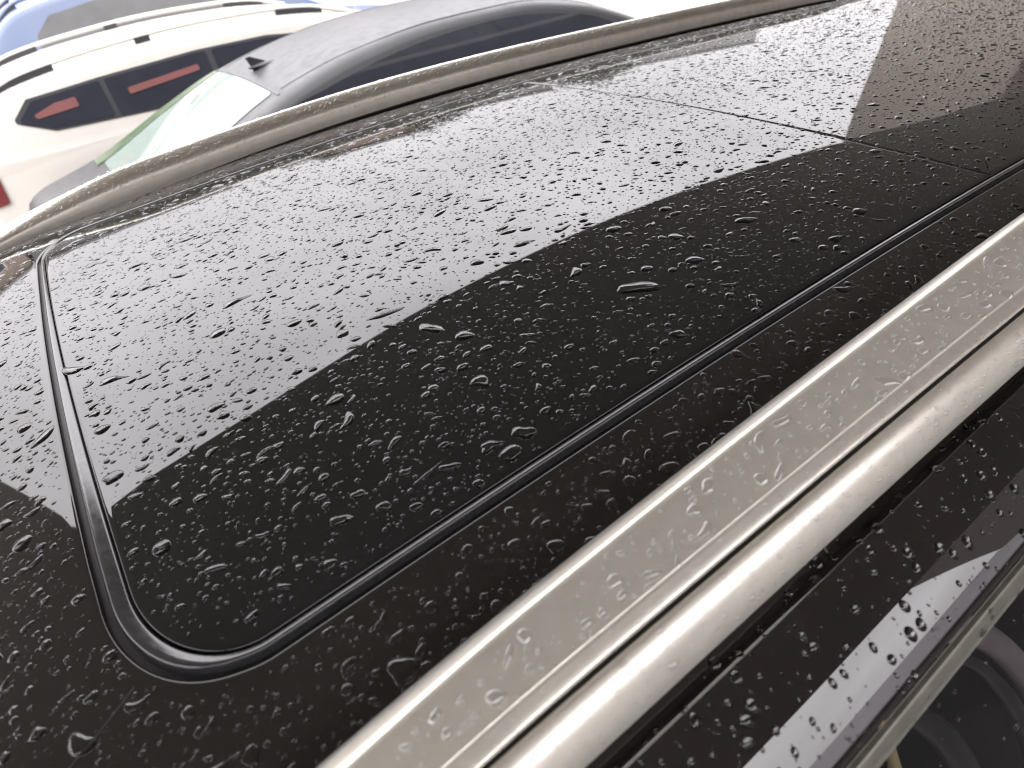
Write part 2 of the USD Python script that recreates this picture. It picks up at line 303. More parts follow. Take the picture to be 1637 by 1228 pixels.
# the grey saloon beside the near car
c = Car(3.95, 0.90, [(-.42, .62), (-.38, .84), (-.28, .955), (.0, 1.02), (.12, 1.05), (.55, 1.225), (.95, 1.37), (1.4, 1.465), (1.9, 1.505), (2.4, 1.495), (2.85, 1.42), (3.3, 1.24), (3.75, .99), (4.4, .90), (4.8, .80), (4.95, .55)], 0.95, 0.62, (-.42, 4.95), rc=.05, crown=.02)
t = thing('parked_car', 'grey saloon car with a black fin aerial on its roof, beside the black car', 'car', (2.1, 3.95, 0))
SEDAN = c
obj('body', c.body(), M['car_grey'], t, smooth=40)
obj('rear_window', c.patch(soft([(.14, -.60), (.14, .505), (.93, .46), (.93, -.50)], .03), 'top', .004), M['rear_glass'], t, smooth=40)
obj('rear_window_edge', c.patch([(.10, .515), (.10, .72), (.93, .575), (.93, .47)], 'top', .006), M['green_glass'], t, smooth=40)
obj('roof_seam', c.patch([(.938, -.56), (.938, .56), (.95, .56), (.95, -.56)], 'top', .003, .05), M['black_plastic'], t, smooth=40)
obj('windscreen', c.patch(soft([(2.95, -.50), (2.95, .50), (3.68, .62), (3.68, -.62)], .03), 'top', .004), M['dark_glass'], t, smooth=40)
for on in ('near', 'far'):
    obj('side_window', c.patch(arc_poly([(.80, 1.20), (.96, 1.315), (1.14, 1.352), (1.47, 1.405), (1.83, 1.438), (2.28, 1.442), (2.61, 1.405), (2.96, 1.315), (3.25, 1.10), (3.0, .97), (2.0, .96), (1.1, .985)]), on, .004), M['dark_glass'], t, smooth=40)
    obj('roof_groove', c.patch([(x, 0) for x in ()] or [(.98, (-.505 if on == 'near' else .495)), (2.7, (-.505 if on == 'near' else .495)), (2.7, (-.495 if on == 'near' else .505)), (.98, (-.495 if on == 'near' else .505))], 'top', .002), M['car_grey'], t, smooth=40)
    obj('door_handle', c.patch(soft([(1.25, .84), (1.25, .87), (1.45, .87), (1.45, .84)], .01), on, .025), M['car_grey'], t)
    obj('tail_light', c.patch(soft([(-.40, .70), (-.40, .80), (-.20, .84), (-.20, .74)], .03), on, .008), M['tail'], t)
    obj('headlight', c.patch(soft([(4.45, .62), (4.4, .74), (4.85, .70), (4.9, .60)], .02), on, .008), M['lamp'], t)
fin = Polygon([(-.07, 0), (-.078, .03), (-.092, .07), (-.07, .074), (-.01, .045), (.09, .0)])
fm = trimesh.creation.extrude_polygon(fin, .016, engine='earcut'); fm.apply_transform(trimesh.transformations.rotation_matrix(np.pi / 2, [1, 0, 0])); fm.apply_translation([1.08, 3.958, float(c.ztop(1.03, 0)) - .006])
base = trimesh.creation.icosphere(2, 1.0); base.apply_scale([.115, .035, .018]); base.apply_translation([1.10, 3.95, float(c.ztop(1.08, 0))])
obj('fin_aerial', cat([fm, base]), M['black_plastic'], t)
c.wheels(t, (.62, 3.95), .32)

def suv(yc, top, ends, belt, tumble, half, paint, label, windows, glass, name='parked_car', rails=None, rear_glass=None, wheels=(.3, 2.95)):
    c = Car(yc, half, top, belt, tumble, ends, bottom=.28, crown=.025, rc=.07)
    t = thing(name, label, 'car', (sum(ends) / 2, yc, 0))
    obj('body', c.body(), M[paint], t, smooth=40)
    for on in ('near', 'far'):
        for w in windows:
            obj('side_window', c.patch(w, on, .004), M[glass], t, smooth=40)
        if rails:
            xs = np.linspace(rails[0], rails[1], 40); q = (xs - rails[0]) / (rails[1] - rails[0])
            sg = -1 if on == 'near' else 1
            ye = np.array([float(c.w(x, c.zt(x))) - .12 for x in xs]); lift = rails[2] * np.minimum(1, np.minimum(q, 1 - q) * 9)
            path = np.column_stack([xs, yc + sg * ye, c.zt(xs) + lift + .012])
            r = obj('roof_rail', tube(path, .017, 10), M[rails[3]], t)
            for xa, xb in rails[4]:
                kk = np.linspace(xa, xb, 14); px = np.interp(kk, xs, path[:, 1]); pz = np.interp(kk, xs, path[:, 2]); zs = np.array([float(c.ztop(x_, abs(y_ - yc))) for x_, y_ in zip(kk, px)]) - .004
                ring = np.stack([np.column_stack([kk, px + o, z_]) for o, z_ in ((-.016, zs), (-.016, pz - .004), (.016, pz - .004), (.016, zs))], 1)
                fm_ = grid(ring, close_v=True); nf = len(fm_.vertices)
                fm_ = trimesh.Trimesh(fm_.vertices, np.vstack([fm_.faces, [[0, 1, 2], [0, 2, 3], [nf - 4, nf - 2, nf - 3], [nf - 4, nf - 1, nf - 2]]]), process=False)
                obj('rail_foot', fm_, M['black_plastic'], r, smooth=False)
        obj('door_handle', c.patch(soft([(1.15, belt - .12), (1.15, belt - .09), (1.37, belt - .09), (1.37, belt - .12)], .01), on, .025), M[paint], t)
        obj('tail_light', c.patch(soft([(ends[0] + .01, .80), (ends[0] + .01, 1.02), (ends[0] + .13, 1.0), (ends[0] + .11, .82)], .02), on, .012), M['tail'], t)
        obj('headlight', c.patch(soft([(ends[1] - .4, .72), (ends[1] - .42, .82), (ends[1] - .06, .78), (ends[1] - .04, .70)], .02), on, .01), M['lamp'], t)
    c.wheels(t, wheels, .35)
    return t, c
# the white SUV
wt, wc = suv(6.05, [(-.56, .95), (-.50, 1.20), (-.34, 1.35), (-.08, 1.435), (.4, 1.49), (1.0, 1.515), (1.6, 1.495), (2.1, 1.43), (2.5, 1.33), (3.0, 1.14), (3.4, 1.03), (4.0, .96), (4.3, .82), (4.4, .6)], (-.56, 4.4), 1.06, .22, .92, 'car_white',
    'cream white SUV with black roof rail feet and dark tinted side windows', [], 'dark_glass', rails=(-.36, 2.2, .03, 'car_white', ((-.34, .16), (.68, .78), (1.66, 2.0))))
for on in ('near', 'far'):
    sur = wc.patch(soft([(-.20, 1.255), (-.07, 1.365), (.36, 1.393), (1.0, 1.415), (1.5, 1.405), (2.0, 1.34), (2.75, 1.10), (1.10, 1.115), (.0, 1.165)], .02), on, .003)
    sur = obj('window_surround', sur, M['black_plastic'], wt, smooth=40)
    for q in ([(-.17, 1.250), (-.05, 1.350), (.36, 1.378), (.36, 1.162), (0.0, 1.18)], [(.39, 1.378), (1.0, 1.400), (1.06, 1.40), (1.06, 1.128), (.39, 1.160)], [(1.10, 1.40), (1.5, 1.388), (1.98, 1.325), (2.66, 1.115), (1.10, 1.128)]):
        obj('side_window', wc.patch(soft(q, .015), on, .006), M['dark_glass'], sur, smooth=40)
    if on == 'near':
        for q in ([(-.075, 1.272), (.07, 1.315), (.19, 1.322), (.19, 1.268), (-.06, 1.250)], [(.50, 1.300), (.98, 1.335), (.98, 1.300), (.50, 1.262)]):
            obj('red_reflection', wc.patch(soft(q, .008), on, .009), M['painted_reflection'], wt, smooth=40, label='dull red reflection painted on the dark side window')  # red reflections in the glass, laid on as coloured patches
# the blue SUV beyond it
bt, bc = suv(8.55, [(-.35, .95), (-.22, 1.25), (-.05, 1.58), (.2, 1.72), (.8, 1.79), (1.4, 1.795), (1.9, 1.72), (2.4, 1.56), (2.9, 1.30), (3.4, 1.06), (4.0, 1.0), (4.4, .85), (4.5, .6)], (-.35, 4.5), 1.10, .24, .92, 'car_blue',
    'pale blue SUV with a tall grey side window, beyond the white SUV', [soft([(.20, 1.22), (.24, 1.50), (.40, 1.63), (1.1, 1.71), (1.5, 1.705), (2.0, 1.59), (2.6, 1.27), (2.6, 1.20), (.20, 1.20)], .03)],
    'grey_glass', rails=(-.02, 2.0, .03, 'car_blue', ((.0, .2), (1.7, 1.9))))
# white van in the top left corner
suv(11.6, [(-2.3, 1.0), (-2.2, 1.6), (-2.0, 1.9), (-1.0, 1.98), (-.2, 1.97), (.15, 1.82), (.5, 1.45), (.8, 1.15), (1.4, 1.05), (1.9, .9), (2.0, .6)], (-2.3, 2.0), 1.15, .15, .92, 'car_white',
    'white van showing only its front pillar, furthest of the row of cars', [soft([(-2.0, 1.25), (-1.95, 1.72), (-.25, 1.78), (.05, 1.66), (.42, 1.30), (.42, 1.25)], .03)], 'grey_glass', wheels=(-1.5, 1.2))
# red hatchback far ahead on the right
suv(11.9, [(10.4, .7), (10.5, 1.0), (10.8, 1.38), (11.4, 1.48), (12.2, 1.45), (12.8, 1.15), (13.3, .98), (13.9, .85), (14.0, .55)], (10.4, 14.0), .98, .35, .85, 'car_red',
    'red hatchback parked by itself across the paving', [soft([(10.95, 1.06), (11.0, 1.3), (12.1, 1.36), (12.6, 1.1), (12.7, 1.05)], .03)], 'dark_glass', wheels=(11.1, 13.2))

# hedge shrubs far off
rng = np.random.default_rng(11)
for i, (hx, hy, hr, hh) in enumerate([(1.2, 24.5, 1.0, 1.9), (2.9, 25.0, 1.1, 2.2), (4.8, 24.6, 1.0, 1.7)]):
    s = thing('shrub', ['round yellow green shrub, left one in front of the far buildings', 'tallest yellow green shrub before the far buildings', 'low yellow green shrub, right one before the far buildings'][i], 'shrub', (hx, hy, 0))
    n = 1500; d = rng.normal(size=(n, 3)); d /= np.linalg.norm(d, axis=1, keepdims=True)
    rad = rng.uniform(.5, 1, n) ** .5 * (0.8 + .4 * meshkit.noise(d * 2.2 + i * 7))
    ctr = d * rad[:, None] * [hr, hr, hh / 2] + [hx, hy, hh * .55]; ctr[:, 2] = np.maximum(ctr[:, 2], .1)
    a = rng.normal(size=(n, 3)); a /= np.linalg.norm(a, axis=1, keepdims=True); b = np.cross(a, d); b /= np.linalg.norm(b, axis=1, keepdims=True)
    s1 = rng.uniform(.05, .11, n)[:, None]
    V = np.stack([ctr - a * s1, ctr + b * s1 * .5, ctr + a * s1, ctr - b * s1 * .5], 1).reshape(-1, 3); F = np.arange(4 * n).reshape(n, 4)
    obj('crown', trimesh.Trimesh(V, np.vstack([F[:, [0, 1, 2]], F[:, [0, 2, 3]]]), process=False), M['foliage'], s, smooth=False)
    obj('stem', cat([tube([[hx + .1 * k, hy, 0], [hx + .25 * k, hy + .1, hh * .5]], [.05, .02], 6) for k in (-1, 0, 1)]), M['wood'], s)

for i, (hx, hy, hr, hh) in enumerate([(7.4, 26.0, 1.7, 6.5), (13.6, 26.4, 2.2, 7.0), (22.4, 26.0, 2.2, 6.2)]):
    s = thing('tree', ['slim dark tree before the narrow grey block', 'tallest dark tree before the tan block', 'dark tree at the right end of the far trees'][i], 'tree', (hx, hy, 0))
    n = 3600; d = rng.normal(size=(n, 3)); d /= np.linalg.norm(d, axis=1, keepdims=True)
    rad = rng.uniform(.25, 1, n) ** .5 * (0.62 + .75 * meshkit.noise(d * 2.6 + i * 11 + 3))
    ctr = d * rad[:, None] * [hr, hr, hh * .36] + [hx, hy, hh * .66]
    a = rng.normal(size=(n, 3)); a /= np.linalg.norm(a, axis=1, keepdims=True); b = np.cross(a, d); b /= np.linalg.norm(b, axis=1, keepdims=True)
    s1 = rng.uniform(.08, .18, n)[:, None]
    V = np.stack([ctr - a * s1, ctr + b * s1 * .5, ctr + a * s1, ctr - b * s1 * .5], 1).reshape(-1, 3); F = np.arange(4 * n).reshape(n, 4)
    obj('crown', trimesh.Trimesh(V, np.vstack([F[:, [0, 1, 2]], F[:, [0, 2, 3]]]), process=False), M['foliage_dark'], s, smooth=False)
    limbs = [tube([[hx, hy, 0], [hx + .05, hy, hh * .3], [hx + .1, hy + .05, hh * .75]], [.17, .13, .05], 9)] + [tube([[hx + .05, hy, hh * (.3 + .06 * k)], [hx + .6 * hr * math.cos(k * 2.1), hy + .6 * hr * math.sin(k * 2.1), hh * (.55 + .05 * k)]], [.07, .02], 6) for k in range(5)]
    obj('trunk', cat(limbs), M['wood'], s)

# ---------------------------------------------------------------- the near black car
YC = 0.769
def zr(x, y):
    """Height of the near car's roof skin."""
    x, y = np.asarray(x, float), np.asarray(y, float)
    dr = np.maximum(-0.075 - x, 0)
    u = x - .487; lon = np.where(u < .55, u ** 2 / (2 * 11.67), .55 ** 2 / (2 * 11.67) + .55 * (u - .55) / 11.67 + (u - .55) ** 2 / (2 * 40))
    return 1.70 - lon - (y - YC) ** 2 / (2 * 7.6) - dr ** 2 / (2 * REAR_R) - 0.5 * np.maximum(.20 - y, 0) ** 2 - 0.5 * np.maximum(y - (2 * YC - .20), 0) ** 2
REAR_R = 0.95
car = thing('parked_car', 'wet black car in front with silver roof rails and a panoramic glass roof', 'car', (1.9, YC, 0))
def rrect(x0, x1, y0, y1, r, ry=None, ns=(120, 180), nc=28):
    """Rounded rectangle as a closed line of points, counter-clockwise from the middle of nothing: near side, front, far side, rear."""
    out = []; ry = ry or r
    def seg(a, b, n): out.extend(np.linspace(a, b, n, endpoint=False))
    def arc(c, a0): out.extend([[c[0] + r * math.cos(a0 + k / nc * math.pi / 2), c[1] + ry * math.sin(a0 + k / nc * math.pi / 2)] for k in range(nc)])
    seg((x0 + r, y0), (x1 - r, y0), ns[1]); arc((x1 - r, y0 + ry), -math.pi / 2)
    seg((x1, y0 + ry), (x1, y1 - ry), ns[0]); arc((x1 - r, y1 - ry), 0)
    seg((x1 - r, y1), (x0 + r, y1), ns[1]); arc((x0 + r, y1 - ry), math.pi / 2)
    seg((x0, y1 - ry), (x0, y0 + ry), ns[0]); arc((x0 + r, y0 + ry), math.pi)
    return np.array(out)
GX0, GX1, GY0, GY1, GR = -0.107, 2.35, 0.298, 1.243, 0.066
G = rrect(GX0, GX1, GY0, GY1, .068, .100)
G[:, 0] += np.where(G[:, 0] < 0, 0.006 * ((G[:, 1] - .72) / .45) ** 2, 0)          # rear edge bows a little
tg = np.roll(G, -1, 0) - np.roll(G, 1, 0); tg /= np.linalg.norm(tg, axis=1, keepdims=True); GN = np.stack([tg[:, 1], -tg[:, 0]], 1)   # outward
isrear = smoothstep(.3, .95, -GN[:, 0])
W = 0.0085 + isrear * np.interp(G[:, 1], [.30, .45, .75, 1.0, 1.24], [.0045, .0050, .0005, -.0030, -.0045])      # width of the trim bead
def band(offs, heights):
    """A strip that follows the glass outline; offs, heights: per-point arrays (N,) or numbers."""
    P = []
    for o, hgt in zip(offs, heights):
        q = G + GN * np.broadcast_to(o, len(G))[:, None]
        P.append(np.column_stack([q, zr(q[:, 0], q[:, 1]) + hgt]))
    return grid(np.array(P).transpose(1, 0, 2), close_u=True)
# glass panels: skin plus a rounded edge
def glass_panel(xa, xb, name):
    poly = Polygon(G).intersection(Polygon([(xa, 0), (xb, 0), (xb, 2), (xa, 2)]))
    ring = np.array(poly.exterior.segmentize(.012).coords)[:-1]; ctr = np.array([(max(xa, GX0) + min(xb, GX1)) / 2, YC])
    if Polygon(ring).exterior.is_ccw is False: ring = ring[::-1]
    t_ = np.roll(ring, -1, 0) - np.roll(ring, 1, 0); t_ /= np.linalg.norm(t_, axis=1, keepdims=True); nn = np.stack([t_[:, 1], -t_[:, 0]], 1)
    rows_ = []
    for s_ in np.concatenate([np.linspace(0, .94, 46)]):
        q = ctr + (ring - ctr) * s_; rows_.append(np.column_stack([q, zr(q[:, 0], q[:, 1]) + .0008]))
    for inset, dz in ((.006, .0008), (.0025, .0007), (.0012, .0004), (.0005, -.0002), (.0001, -.001), (0, -.006)):
        q = ring - nn * inset; rows_.append(np.column_stack([q, zr(q[:, 0], q[:, 1]) + dz]))
    m = grid(np.array(rows_).transpose(1, 0, 2), close_u=True)
    return obj(name, m, M['roof_glass'], car, smooth=True)
SEAM = 0.8825
glass_panel(-1, SEAM - .0011, 'glass_panel'); glass_panel(SEAM + .0011, 3, 'glass_panel')
yy = np.linspace(GY0 + .002, GY1 - .002, 60)
obj('panel_seal', grid(np.array([np.column_stack([np.full(60, SEAM + o), yy, zr(SEAM + o, yy) + d]) for o, d in ((-.0016, -.003), (-.0009, -.0003), (0, .0001), (.0009, -.0003), (.0016, -.003))])), M['trim'], car, smooth=True)
# trim round the glass, gap, paint skin with a rolled lip
k = np.linspace(0, 1, 11); prof = np.interp(k, [0, .1, .25, .6, .8, .92, 1], [-.0030, -.0008, .0002, .0017, .0020, .0012, -.0015])
obj('glass_trim', band([W * a + .0004 for a in k] + [W + .0006], list(prof) + [-.007]), M['trim'], car, smooth=True)
obj('trim_gap', band([W - .002, W + .008], [-.0052, -.0052]), M['seal'], car, smooth=True)
OUT = rrect(-.40, 2.62, .112, 2 * YC - .112, .078, .105)
inner = G + GN * (W + .0055)[:, None]
rings = []
for o, d in ((0, -.0065), (.0003, -.003), (.0010, -.0010), (.0022, -.0002), (.0036, 0)):
    q = inner + GN * o; rings.append(np.column_stack([q, zr(q[:, 0], q[:, 1]) + d]))
base_ = inner + GN * .0036
for s_ in np.linspace(0, 1, 34)[1:]:
    q = base_ + (OUT - base_) * s_; rings.append(np.column_stack([q, zr(q[:, 0], q[:, 1])]))
obj('roof_panel', grid(np.array(rings).transpose(1, 0, 2), close_u=True), M['paint'], car, smooth=True)
sx = np.linspace(-.1150, -.30, 30); sy = np.interp(sx, [-.30, -.18, -.138, -.104], [.255, .292, .310, .329])
obj('roof_seam', grid(np.array([np.column_stack([sx, sy + o, zr(sx, sy + o) + d]) for o, d in ((-.0009, .0001), (0, .0004), (.0009, .0001))])), M['seal'], car, smooth=True)

# roof rails: one swept section, mirrored for the far side
RX = np.linspace(-.30, 2.50, 210)
def rail_lift(x): return smoothstep(-.27, .10, x) * (1 - smoothstep(2.2, 2.52, x))
def rail_y(x, far):
    if far: return np.interp(x, [-.3, .1, .387, .613, 1.4, 1.8], [1.352, 1.362, 1.398, 1.412, 1.418, 1.420])
    return .0025 + np.interp(x, [-.3, -.022, .027, .089, .161, .247, .345, .467, .667, 1.8], [.164, .170, .1715, .173, .1755, .178, .180, .182, .187, .200])
def smooth_x(v):
    k_ = np.hanning(31); k_ /= k_.sum(); return np.convolve(np.pad(v, 15, mode='edge'), k_, 'valid')
RAIL = [(.026, .002), (.0255, .010), (.0235, .024), (.0195, .0345), (.0140, .0425), (.0075, .0485), (.0022, .0516), (-.0008, .0520), (-.0020, .0517), (-.0032, .0511), (-.012, .0482), (-.021, .0454), (-.0292, .0428), (-.0300, .0431), (-.0310, .0436), (-.0320, .0434), (-.0330, .0428), (-.0360, .0413), (-.0392, .0396), (-.0402, .0386), (-.0405, .0374), (-.0398, .0364), (-.0370, .0358), (-.0365, .0290)]
BAR = [(-.0402, .0285), (-.0408, .0310), (-.0418, .0320), (-.0432, .0322)]
for b_ in np.linspace(24, 90, 22):                               # the outer moulding turns from nearly level to steep
    u_, v_ = BAR[-1]; st = .0365 / 22; BAR.append((u_ - st * math.cos(math.radians(b_)), v_ - st * math.sin(math.radians(b_))))
def wide(x, u):
    """The flat top of the rail widens towards the front."""
    k_ = np.clip((np.interp(x, RX, smooth_x(rail_y(RX, False))) - .1440) / .031, .82, 1.6)
    return np.where(u < 0, np.maximum(u, -.031) * k_ + np.minimum(u + .031, 0), u)
def sweep(prof, far, x=RX, base_lift=0.0):
    yn = smooth_x(rail_y(x, far)); sg = -1 if far else 1; L = rail_lift(x)
    P = np.zeros((len(x), len(prof), 3))
    for j, (u, v) in enumerate(prof):
        y = yn + sg * wide(x, np.full_like(x, u))
        P[:, j] = np.column_stack([x, y, zr(x, np.full_like(x, YC + sg * (.175 - YC))) + .0 + np.where(v > .012, .012 + (v - .012) * (.12 + .88 * L), v) - .000])
    m = grid(P)
    return m
def facing(m, d):
    n = m.face_normals * m.area_faces[:, None]
    if (n.sum(0) @ np.asarray(d, float)) < 0: m.invert()
    return m
RAILMESH = {}
for far in (False, True):
    r = obj('roof_rail', facing(sweep(RAIL, far), (0, 0, 1)), M['silver'], car, smooth=28)
    obj('rail_bar', facing(sweep(BAR, far), (0, 1 if far else -1, 1)), M['silver'], r, smooth=40)
    obj('rail_gap', facing(sweep([(.030, -.001), (.024, .003), (.02, .0005)], far), (0, 0, 1)), M['seal'], r, smooth=True)
    obj('rail_gap', facing(sweep([(-.0350, .0275), (-.0425, .0265)], far), (0, 0, 1)), M['seal'], r, smooth=True)

# gloss black side below the rail, window channel, side window
FR_Y0, FR_Z0 = .1015, -.0030                    # start of the side skin, height relative to zr(x, .175)
def side_profile():
    pts = [(.1215, .000), (.1165, -.0055), (.1085, -.0066)]
    y, z = FR_Y0, FR_Z0
    n = 60; L = .0715; a0, a1 = math.radians(FR_A0), math.radians(FR_A1)
    for i in range(n + 1):
        a = a0 + (a1 - a0) * (i / n) ** FR_P
        pts.append((y, z)); y -= L / n * math.cos(a); z -= L / n * math.sin(a)
    return np.array(pts)
FR_A0, FR_A1, FR_P = 15.0, 37.0, 1.0
SIDE = side_profile()
def skin(prof, x, far=False):
    P = np.zeros((len(x), len(prof), 3))
    zb = zr(x, np.full_like(x, .175)); sh = np.interp(x, [-.5, .2, 1.8], [0, 0, -.02])
    for j, (y, z) in enumerate(prof):
        yy_ = y - sh
        P[:, j] = np.column_stack([x, 2 * YC - yy_ if far else yy_, zb + z])
    return P
SX = np.linspace(-.40, 2.62, 170)
ye, ze = SIDE[-1]
CHAN = [(ye - .0005, ze - .0015), (ye - .001, ze - .006), (ye - .0005, ze - .0085), (ye - .0035, ze - .0068), (ye - .0068, ze - .0088), (ye - .0090, ze - .0130), (ye - .0100, ze - .0190), (ye - .0080, ze - .022)]
yw, zw = ye - .0075, ze - .020
WIN = [(yw - .40 * t_ - .03 * t_ * t_, zw - .46 * t_) for t_ in np.linspace(0, 1, 12)]
WIN = [(yw - .19 * t_, zw - .44 * t_ ) for t_ in np.linspace(0, 1, 12)]
for far in (False, True):
    d = (0, 1 if far else -1, 1)
    obj('door_frame', facing(grid(skin(SIDE, SX, far)), d), M['frame'], car, smooth=True)
    obj('window_channel', facing(grid(skin(CHAN, SX, far)), d), M['channel'], car, smooth=40)
    gw = facing(grid(skin(WIN, np.linspace(-.02, .74, 30), far)), d); obj('side_window', gw, M['pane'], car, smooth=True)
    gw = facing(grid(skin(WIN, np.linspace(.82, 1.80, 30), far)), d); obj('side_window', gw, M['pane'], car, smooth=True)
    gp = facing(grid(skin([(y, z) for y, z in WIN], np.linspace(.742, .818, 8), far)), d); obj('door_pillar', gp, M['frame'], car, smooth=True)
    gp = facing(grid(skin([(y, z) for y, z in WIN], np.linspace(-.40, -.022, 16), far)), d); obj('door_pillar', gp, M['paint'], car, smooth=True)
    gp = facing(grid(skin(WIN, np.linspace(1.802, 2.62, 16), far)), d); obj('door_pillar', gp, M['paint'], car, smooth=True)
# inside: headlining, lower body, seats
obj('headlining', grid(np.array([[[x, y, float(zr(x, y)) - .035] for y in np.linspace(.14, 2 * YC - .14, 12)] for x in np.linspace(-.38, 2.58, 24)])), M['interior'], car, smooth=True)
low = Car(YC, .94, [(-.78, .75), (-.72, 1.02), (-.60, 1.10), (.5, 1.13), (3.0, 1.12), (3.4, 1.08), (4.0, 1.01), (4.4, .93), (4.65, .8), (4.7, .55)], 1.0, .25, (-.78, 4.7), bottom=.28, crown=.01, rc=.06)
obj('body', low.body(), M['car_black'], car, smooth=40)
low.wheels(car, (.25, 3.65), .36)
obj('windscreen', grid(np.array([[[2.62 + .86 * s_, YC + (y - YC) * (1 + .14 * s_), float(zr(2.62, y)) - .004 - .44 * s_ - .08 * s_ * (1 - s_)] for y in np.linspace(.13, 2 * YC - .13, 14)] for s_ in np.linspace(0, 1, 12)])), M['dark_glass'], car, smooth=True)
obj('tailgate_glass', grid(np.array([[[-.40 - .30 * s_, YC + (y - YC) * (1 + .12 * s_), float(zr(-.40, y)) - .004 - .56 * s_] for y in np.linspace(.13, 2 * YC - .13, 14)] for s_ in np.linspace(0, 1, 10)])), M['dark_glass'], car, smooth=True)
def pillow(cx, cy, cz, sx_, sy_, sz_, p=3.0, tilt=0.0):
    s_ = trimesh.creation.icosphere(4, 1.0); v = s_.vertices; v = np.sign(v) * abs(v) ** (2 / p); v = v * [sx_, sy_, sz_]
    if tilt: v = trimesh.transform_points(v, trimesh.transformations.rotation_matrix(tilt, [0, 1, 0]))
    return trimesh.Trimesh(v + [cx, cy, cz], s_.faces, process=False)
for sy_ in (.36, 1.18):
    st = obj('seat', pillow(.74, sy_, 1.10, .07, .23, .30, 3.5, -.22), M['interior'], car, smooth=True)
    obj('headrest', pillow(.66, sy_, 1.46, .05, .13, .09, 3.0, -.15), M['interior'], st, smooth=True)

def smooth_path(p, n=40):
    p = np.array(p, float); t_ = np.concatenate([[0], np.cumsum(np.linalg.norm(np.diff(p, axis=0), axis=1))]); return PchipInterpolator(t_, p)(np.linspace(0, t_[-1], n))
arc_tube = obj('pale_arc', tube(smooth_path([[.33, .075, 1.535], [.361, .061, 1.538], [.401, .053, 1.519], [.44, .036, 1.48], [.471, .016, 1.433], [.502, -.013, 1.367], [.52, -.04, 1.29]]), np.interp(np.linspace(0, 1, 40), [0, .3, .8, 1], [.006, .012, .013, .010]), 12), M['interior_pink'], car, smooth=40)  # stand-in tubes for the curved pale and grey arcs behind the glass
obj('arc_edge', tube(smooth_path([[.36, .075, 1.51], [.402, .04, 1.488], [.439, .018, 1.437], [.464, -.006, 1.383], [.479, -.03, 1.326], [.485, -.05, 1.27]]), np.interp(np.linspace(0, 1, 40), [0, .5, 1], [.003, .008, .008]), 10), M['interior_gloss'], arc_tube, smooth=40)
obj('grey_arc', tube(smooth_path([[.28, .075, 1.49], [.325, .056, 1.479], [.359, .04, 1.442], [.385, .02, 1.397], [.404, -.005, 1.337], [.41, -.03, 1.27]]), np.interp(np.linspace(0, 1, 40), [0, .5, 1], [.005, .014, .016]), 12), M['interior_gloss'], car, smooth=40)
obj('yellow_strip', tube(smooth_path([[.270, .050, 1.560], [.2715, .046, 1.549], [.273, .039, 1.534], [.274, .032, 1.516], [.274, .024, 1.499], [.272, .005, 1.45]], 30), np.interp(np.linspace(0, 1, 30), [0, .12, .6, 1], [.0012, .0030, .0052, .006]), 10), M['yellow'], car, smooth=40, label='pale yellow curved strip behind the side window')  # tapered yellow strip behind the glass, of no known part

# ---------------------------------------------------------------- rain drops
rng = np.random.default_rng(2024)
def drop_shape(r, rng, nth, rho, big):
    """A bead of water in local coordinates, x and y along the surface, its rim sunk a little below it."""
    th = np.linspace(0, 2 * np.pi, nth, endpoint=False)
    el = rng.uniform(1.0, 1.3) if not big else 1 + .9 * rng.random() ** 2.5
    amp = .05 if not big else rng.uniform(.06, .20)
    lob = 1 + sum(amp / k_ ** .8 * np.cos(k_ * th + rng.uniform(0, 6.28)) for k_ in (1, 2, 3, 4))
    rr = r * np.clip(lob, .45, 1.7)
    hgt = 0.0021 * (1 - math.exp(-r * .36 / .0021)) * rng.uniform(.8, 1.2)
    bend = rng.normal() * .13 / max(r, 1e-4) if big else 0
    V = []
    p = 2.0 if r < .004 else 2.2
    for q in rho:
        x = q * rr * np.cos(th) * el; y = q * rr * np.sin(th) / math.sqrt(el)
        z = np.full(nth, hgt * (1 - q ** p))
        V.append(np.stack([x, y + bend * x * x, z], 1))
    x = 1.0 * rr * np.cos(th) * el; y = 1.0 * rr * np.sin(th) / math.sqrt(el)
    V.append(np.stack([x, y + bend * x * x, np.full(nth, -.0009)], 1))
    V = np.concatenate([[[0, 0, hgt]], *V]); n = nth
    i = np.arange(n); j = (i + 1) % n
    F = [np.stack([np.zeros(n, int), 1 + i, 1 + j], 1)]
    for k_ in range(len(rho)):
        a, b = 1 + k_ * n, 1 + (k_ + 1) * n
        F += [np.stack([a + i, b + i, b + j], 1), np.stack([a + i, b + j, a + j], 1)]
    return V, np.vstack(F)
def place(V, p, n, ang):
    n = n / np.linalg.norm(n); t1 = np.array([1.0, 0, 0]) - n * n[0]; t1 /= np.linalg.norm(t1); t2 = np.cross(n, t1)
    a, b = t1 * math.cos(ang) + t2 * math.sin(ang), -t1 * math.sin(ang) + t2 * math.cos(ang)
    return p + V[:, :1] * a + V[:, 1:2] * b + V[:, 2:] * n
BIG, MID, TINY = (20, (.2, .4, .58, .74, .88, 1.0)), (11, (.4, .72, 1.0)), (6, (1.0,))
def in_view(p, margin=.06):
    q = (np.asarray(p) - EYE) @ R; u = 1016.726 * q[:, 0] / q[:, 2] / 1637; v = 1016.726 * q[:, 1] / q[:, 2] / 1228
    return (q[:, 2] > 0) & (abs(u) < .5 + margin) & (abs(v) < .5 + margin)
